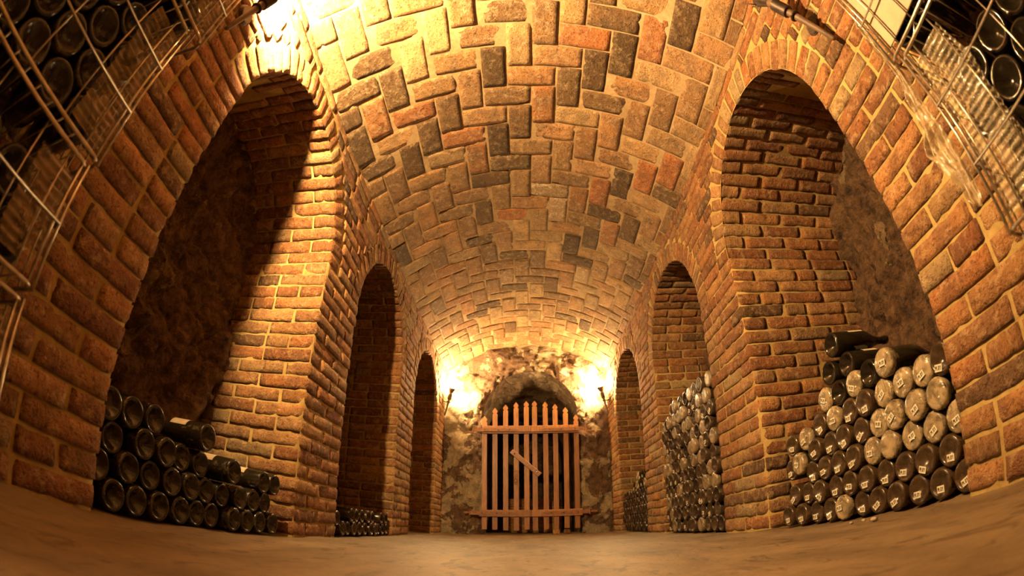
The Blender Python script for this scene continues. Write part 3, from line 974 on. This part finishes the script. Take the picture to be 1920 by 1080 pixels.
L1 = [[(.928, .052), (1.027, .052), (1.134, .052), (1.246, .052), (1.349, .052), (1.454, .052), (1.566, .052), (1.669, .052), (1.775, .052), (1.884, .052)],
      [(.862, .125), (.986, .142), (1.087, .142), (1.188, .142), (1.294, .142), (1.404, .142), (1.51, .142), (1.613, .142), (1.72, .142), (1.828, .142)],
      [(.915, .213), (1.039, .229), (1.140, .229), (1.249, .231), (1.355, .231), (1.505, .233), (1.768, .230), (1.878, .230)],
      [(.862, .300), (.965, .305), (1.088, .318), (1.330, .324)]]
flat = relax([p for r in L1 for p in r], RB + .0016, .85, 1.99)
k = 0
for r, row in enumerate(L1):
    for c in range(len(row)):
        y, z = flat[k]; k += 1
        lb = 'dusty dark bottle with hollow base, %s from left, %s row, near left stack' % (ORD[c], ROWN[r])
        out = (r, c) in ((3, 3), (2, 5), (2, 6))
        bottle(-1, 1.12 + random.uniform(-.015, .02) - (.03 if out else 0), y, z, lb, 'bottles stacked in the near left niche', 'glass', None, False, out)

L2 = [[(2.769, .052), (2.885, .052), (2.995, .052), (3.105, .052), (3.215, .052), (3.325, .052), (3.435, .052), (3.545, .052), (3.655, .052), (3.765, .052)],
      [(2.685, .114), (2.94, .142), (3.05, .142), (3.16, .142), (3.27, .142), (3.38, .142), (3.60, .142), (3.71, .142)]]
flat = relax([p for r in L2 for p in r], RB + .0016, 2.67, 3.775)
k = 0
for r, row in enumerate(L2):
    for c in range(len(row)):
        y, z = flat[k]; k += 1
        lb = 'dusty brown bottle, %s from left, %s row, middle left niche' % (ORD[c], ('bottom', 'upper')[r])
        bottle(-1, 1.115 + random.uniform(-.01, .015), y, z, lb, 'bottles laid in the middle left niche', 'glass_dusty', 'clear' if random.random() < .5 else None)

# middle right niche: a tall wall of bottles
def tall(s, y0, y1, rows, r, prefix, group, top_cut, limit=None, start_n=0):
    n = int((y1 - y0) / (2 * r + .006)); sp = (y1 - y0 - 2 * r) / (n - .5) if n > 1 else 0
    P = []
    for q in range(rows):
        off = 0 if q % 2 == 0 else sp / 2
        h = math.sqrt(max(.0, (2 * r + .002) ** 2 - (sp / 2) ** 2))
        for c in range(n):
            y = y0 + r + off + c * sp + random.gauss(0, .0012)
            z = r + .004 + q * h
            if z > top_cut(y): continue
            P.append((q, c, y, z))
    return n, P
r2 = .0525
n, P = tall(1, 2.63, 3.80, 12, r2, '', '', lambda y: 1.03 if y < 3.5 else .93)
for q, c, y, z in P:
    look = random.random()
    hi = z > .45
    film = 'pale' if (look < (.42 if hi else .12)) else ('clear' if look < .8 else None)
    left = n - c
    row = 'bottom' if q == 0 else ('topmost' if q == 11 else ORD[q])
    kind = 'pale-based bottle' if film == 'pale' else ('dusty bottle' if film == 'clear' else 'bare dark bottle')
    lb = '%s, %s from left, %s row up, tall right stack' % (kind, ORD[left - 1], row)
    bottle(1, 1.095 + random.uniform(-.014, .016), y, z, lb, 'tall stack of bottles in the middle right niche', 'glass_stack', film, film == 'clear' and random.random() < .5, False, r2 / RB * .985)
print('bottles so far', NB)
# far right niche: a dense block, with loose glossy bottles on top of it
def far_block():
    v, f = [], []
    def add(x0, y, z, r, seg=12):
        prof = [(.02, 0), (.004, r * .72), (0, r * .85), (.006, r), (.20, r), (.26, r * .35), (.33, r * .33), (.335, 0)]
        rings = []
        for px, pr in prof:
            if pr == 0: rings.append([len(v)]); v.append((x0 + px, y, z)); continue
            b = len(v); rings.append([b + k for k in range(seg)])
            for k in range(seg): v.append((x0 + px, y + pr * math.cos(2 * PI * k / seg), z + pr * math.sin(2 * PI * k / seg)))
        for a, b in zip(rings, rings[1:]):
            for k in range(seg):
                k2 = (k + 1) % seg
                if len(a) == 1: f.append((a[0], b[k2], b[k]))
                elif len(b) == 1: f.append((a[k], a[k2], b[0]))
                else: f.append((a[k], a[k2], b[k2], b[k]))
    n, P = tall(1, 4.43, 5.60, 5, .052, '', '', lambda y: .46)
    for q, c, y, z in P: add(1.12 + random.uniform(-.01, .01), y, z, .0505)
    me = bpy.data.meshes.new('bottle_stack'); me.from_pydata(v, [], f); me.materials.append(M['glass_stack'])
    me.polygons.foreach_set('use_smooth', [True] * len(me.polygons))
    o = link('bottle_stack', me)
    tag(o, 'distant block of dusty bottles filling the far right niche', 'bottles', kind='stuff')
    zt = max(p[3] for p in P)
    return zt, sorted({round(p[2], 4) for p in P if p[3] > zt - .01})
zt, ys = far_block()
h = .087
tops = [[(a + b_) / 2 for a, b_ in zip(ys, ys[1:])][:5]]
tops.append([(a + b_) / 2 for a, b_ in zip(tops[0], tops[0][1:])][:3])
for q, row in enumerate(tops):
    for c, y in enumerate(row):
        lb = 'glossy black bottle with white label, %s from right, %s row, on far block' % (ORD[c], ('lower', 'upper')[q])
        bottle(1, 1.12, y, zt + h * (q + 1), lb, 'glossy bottles on top of the far right block', 'glass_clean', 'white' if (q + c) % 3 == 0 else None, True)

# ------------------------------------------------------------------ wire crates beside the camera
def crate(s, z0, z1, yc, x0, label, doors=False):
    """yc: front end of the crate (towards the gate); x0: face towards the aisle"""
    t = empty('wire_crate', (s * x0, yc, z0))
    X0, X1, Y0, Y1, H = 0.0, W - .03 - x0, -1.0, 0.0, z1 - z0
    def X(a): return s * a
    def rods(name, lines, r, lab=None, seg=6):
        bm = bmesh.new()
        for l in lines: bm_tube(bm, [(X(p[0]), p[1], p[2]) for p in l], r, seg)
        o = link(name, mesh_of(bm, name, M['wire'], True), t)
        return o
    # corner posts: twin rods
    for (cx, cy) in ((X0, Y1), (X1, Y1)):
        for e in (0, .014):
            rods('corner_post', [[(cx, cy - e, .0), (cx, cy - e, H)]], .0038)
    # rim rods with rounded corners, twin at top and bottom
    for z in (.006, H - .006):
        rods('rim_rod', [[(X0 - .004, Y0, z), (X0 - .004, Y1 - .02, z), (X0 + .004, Y1 - .004, z), (X0 + .02, Y1 + .002, z), (X1, Y1 + .002, z)]], .0042)
    ny = [-.05, -.125, -.25, -.375, -.50, -.625, -.75, -.875]
    for y in ny: rods('upright_wire', [[(X0, y, .01), (X0, y, H - .01)]], .0023, seg=5)
    nz = max(1, int(H / .18))
    for k in range(1, nz + 1):
        z = H * k / (nz + 1)
        rods('level_wire', [[(X0 - .004, Y0, z), (X0 - .004, Y1, z), (X1, Y1 + .002, z)]], .0030, seg=5)
    for x in (.07, .14, .21, .28): rods('end_wire', [[(x, Y1, .01), (x, Y1, H - .01)]], .0023, seg=5)
    bm = bmesh.new()
    for k in range(26): bm_tube(bm, [(X(X0), Y0 + .04 * k, .006), (X(X1), Y0 + .04 * k, .006)], .002, 4)
    link('base_mesh', mesh_of(bm, 'base_mesh', M['wire'], True), t)
    if s < 0 or z0 < .8:
        # pleated plastic liner folded round the front corner, inside the wires
        nu, nv = int(H / .0035), 9; pts = []
        reach = .13 if s > 0 else .10
        for u in range(nu):
            z = .03 + (H - .06) * u / (nu - 1)
            for v in range(nv):
                f = v / (nv - 1)
                d = .0045 * math.sin(z * 2 * PI / .0165 + .8 * fbm((z, f, s), 6, 2)) * (1 - .3 * f)
                y = -reach * (1 - f) * (1 + .25 * fbm((z, 0, 2), 7, 2)) - .008
                pts.append((X(.014 + d), min(y, -.008), z))
        link('pleated_liner', grid_mesh('pleated_liner', pts, nu, nv, M['film_pleat'] if s > 0 else M['liner_dull'], True, flip=(s > 0)), t)
    tag(t, label, 'wire crate', 'stacked wire crates beside the camera')
    return t
M['liner_dull'] = film_mat('dull_brown_liner', .6, (.30, .20, .10), .35, 12)
RC = [(0.0, .41, .300, .752, 'lowest wire crate of bottles in the stack at the right edge'),
      (.425, .865, .325, .750, 'second wire crate up in the bright stack, upper right corner'),
      (.88, 1.32, .352, .752, 'topmost wire crate of the bright stack, upper right corner')]
LC = [(0.0, .325, .318, .752, 'lowest wire crate of the dark stack at the left edge'),
      (.34, .575, .326, .748, 'shallow second wire crate up in the dark left stack'),
      (.59, .98, .345, .752, 'third wire crate up in the dark stack, upper left corner'),
      (.995, 1.40, .392, .750, 'topmost wire crate of the dark stack, upper left corner')]
def fill(s, z0, z1, yc, x0, nm, cols):
    r = .0455
    for q in range(int((z1 - z0 - .03) / .083)):
        for c in range(cols):
            y = yc - .03 - r - c * .096 - (.048 if q % 2 else 0)
            z = z0 + .0095 + r + q * .0795
            if s > 0: pass
            lb = 'dark bottle in %s, %s from front end, %s row up' % (nm, ORD[c], ORD[q])
            bottle(s, x0 + .032, y, z, lb, 'bottles inside the wire crates', 'glass_clean' if s > 0 else 'glass', None, False, False, r / RB * .985)
for n_, a in enumerate(RC):
    crate(1, *a)
    fill(1, a[0], a[1], a[2], a[3], ('lowest', 'second', 'topmost')[n_] + ' right crate', 4 if n_ else 3)
for n_, a in enumerate(LC):
    crate(-1, *a)
    fill(-1, a[0], a[1], a[2], a[3], ('lowest', 'second', 'third', 'topmost')[n_] + ' left crate', 4)
print('all bottles', NB)

# pale board in the topmost right crate, film hanging from the stack
bm = bmesh.new(); bm_box(bm, Vector((0, 0, 0)), (.004, .15, .26), None, .001)
o = link('cardboard_sheet', mesh_of(bm, 'cardboard_sheet', M['card'])); o.location = (.7655, .262, 1.055)
tag(o, 'pale cardboard sheet behind the wires of the topmost right crate', 'cardboard')

def hang_film():
    prof = [(1.10, .385), (1.02, .392), (.88, .390), (.80, .415), (.73, .428), (.69, .452), (.61, .418), (.53, .398)]
    nu, nv = 36, 110; pts = []
    for u in range(nu):
        f = u / (nu - 1)
        for v in range(nv):
            z = 1.10 - .57 * v / (nv - 1)
            for (za, ya), (zb, yb) in zip(prof, prof[1:]):
                if za >= z >= zb: ye = ya + (yb - ya) * (za - z) / (za - zb); break
            y = .356 + (ye + .004 * fbm((z, 0, 0), 30, 3) - .356) * f
            x = .768 + .035 * f + .014 * fbm((f * .6, z * 1.4, 1), 9, 5) + .006 * math.sin(f * 22 + z * 14)
            pts.append((x, y, z - .012 * math.sin(f * 5)))
    o = link('plastic_film', grid_mesh('plastic_film', pts, nu, nv, M['film_sheet'], True))
    tag(o, 'crumpled grimy plastic film hanging down the front end of right crates', 'plastic film')
hang_film()

# ------------------------------------------------------------------ small stones on the floor
def pebble(x, y, r, label):
    bm = bmesh.new(); bmesh.ops.create_icosphere(bm, subdivisions=2, radius=r)
    for v in bm.verts:
        v.co += noise.noise_vector(v.co * (1.2 / r) + Vector((x * 50, y * 30, 0))) * r * .35; v.co.z *= .65
    o = link('pebble', mesh_of(bm, 'pebble', M['stone'], True)); o.location = (x, y, r * .5 - .002)
    tag(o, label, 'stone', 'crumbs of stone on the floor')
pebble(1.02, 1.19, .012, 'pale crumb of stone on the floor in front of near right bottle stack')
pebble(1.04, 1.27, .008, 'small brown crumb of stone left of the larger pale one, right stack')
pebble(1.03, 1.33, .007, 'tiny crumb of stone on floor below third bottle of right stack')
for x, sx, nm in ((.36, .075, 'left'), (.49, .065, 'right')):
    bm = bmesh.new(); bm_box(bm, Vector((0, 0, .03)), (sx, .05, .062), None, .006)
    for v in bm.verts: v.co += noise.noise_vector(v.co * 40 + Vector((x * 9, 0, 0))) * .006
    o = link('broken_brick', mesh_of(bm, 'broken_brick', M['wall_brick'])); o.location = (x, 6.03, .0); o.rotation_euler = (0, 0, x)
    tag(o, 'broken brick on the floor under the gate, %s one of the two' % nm, 'brick', 'broken bricks under the gate')
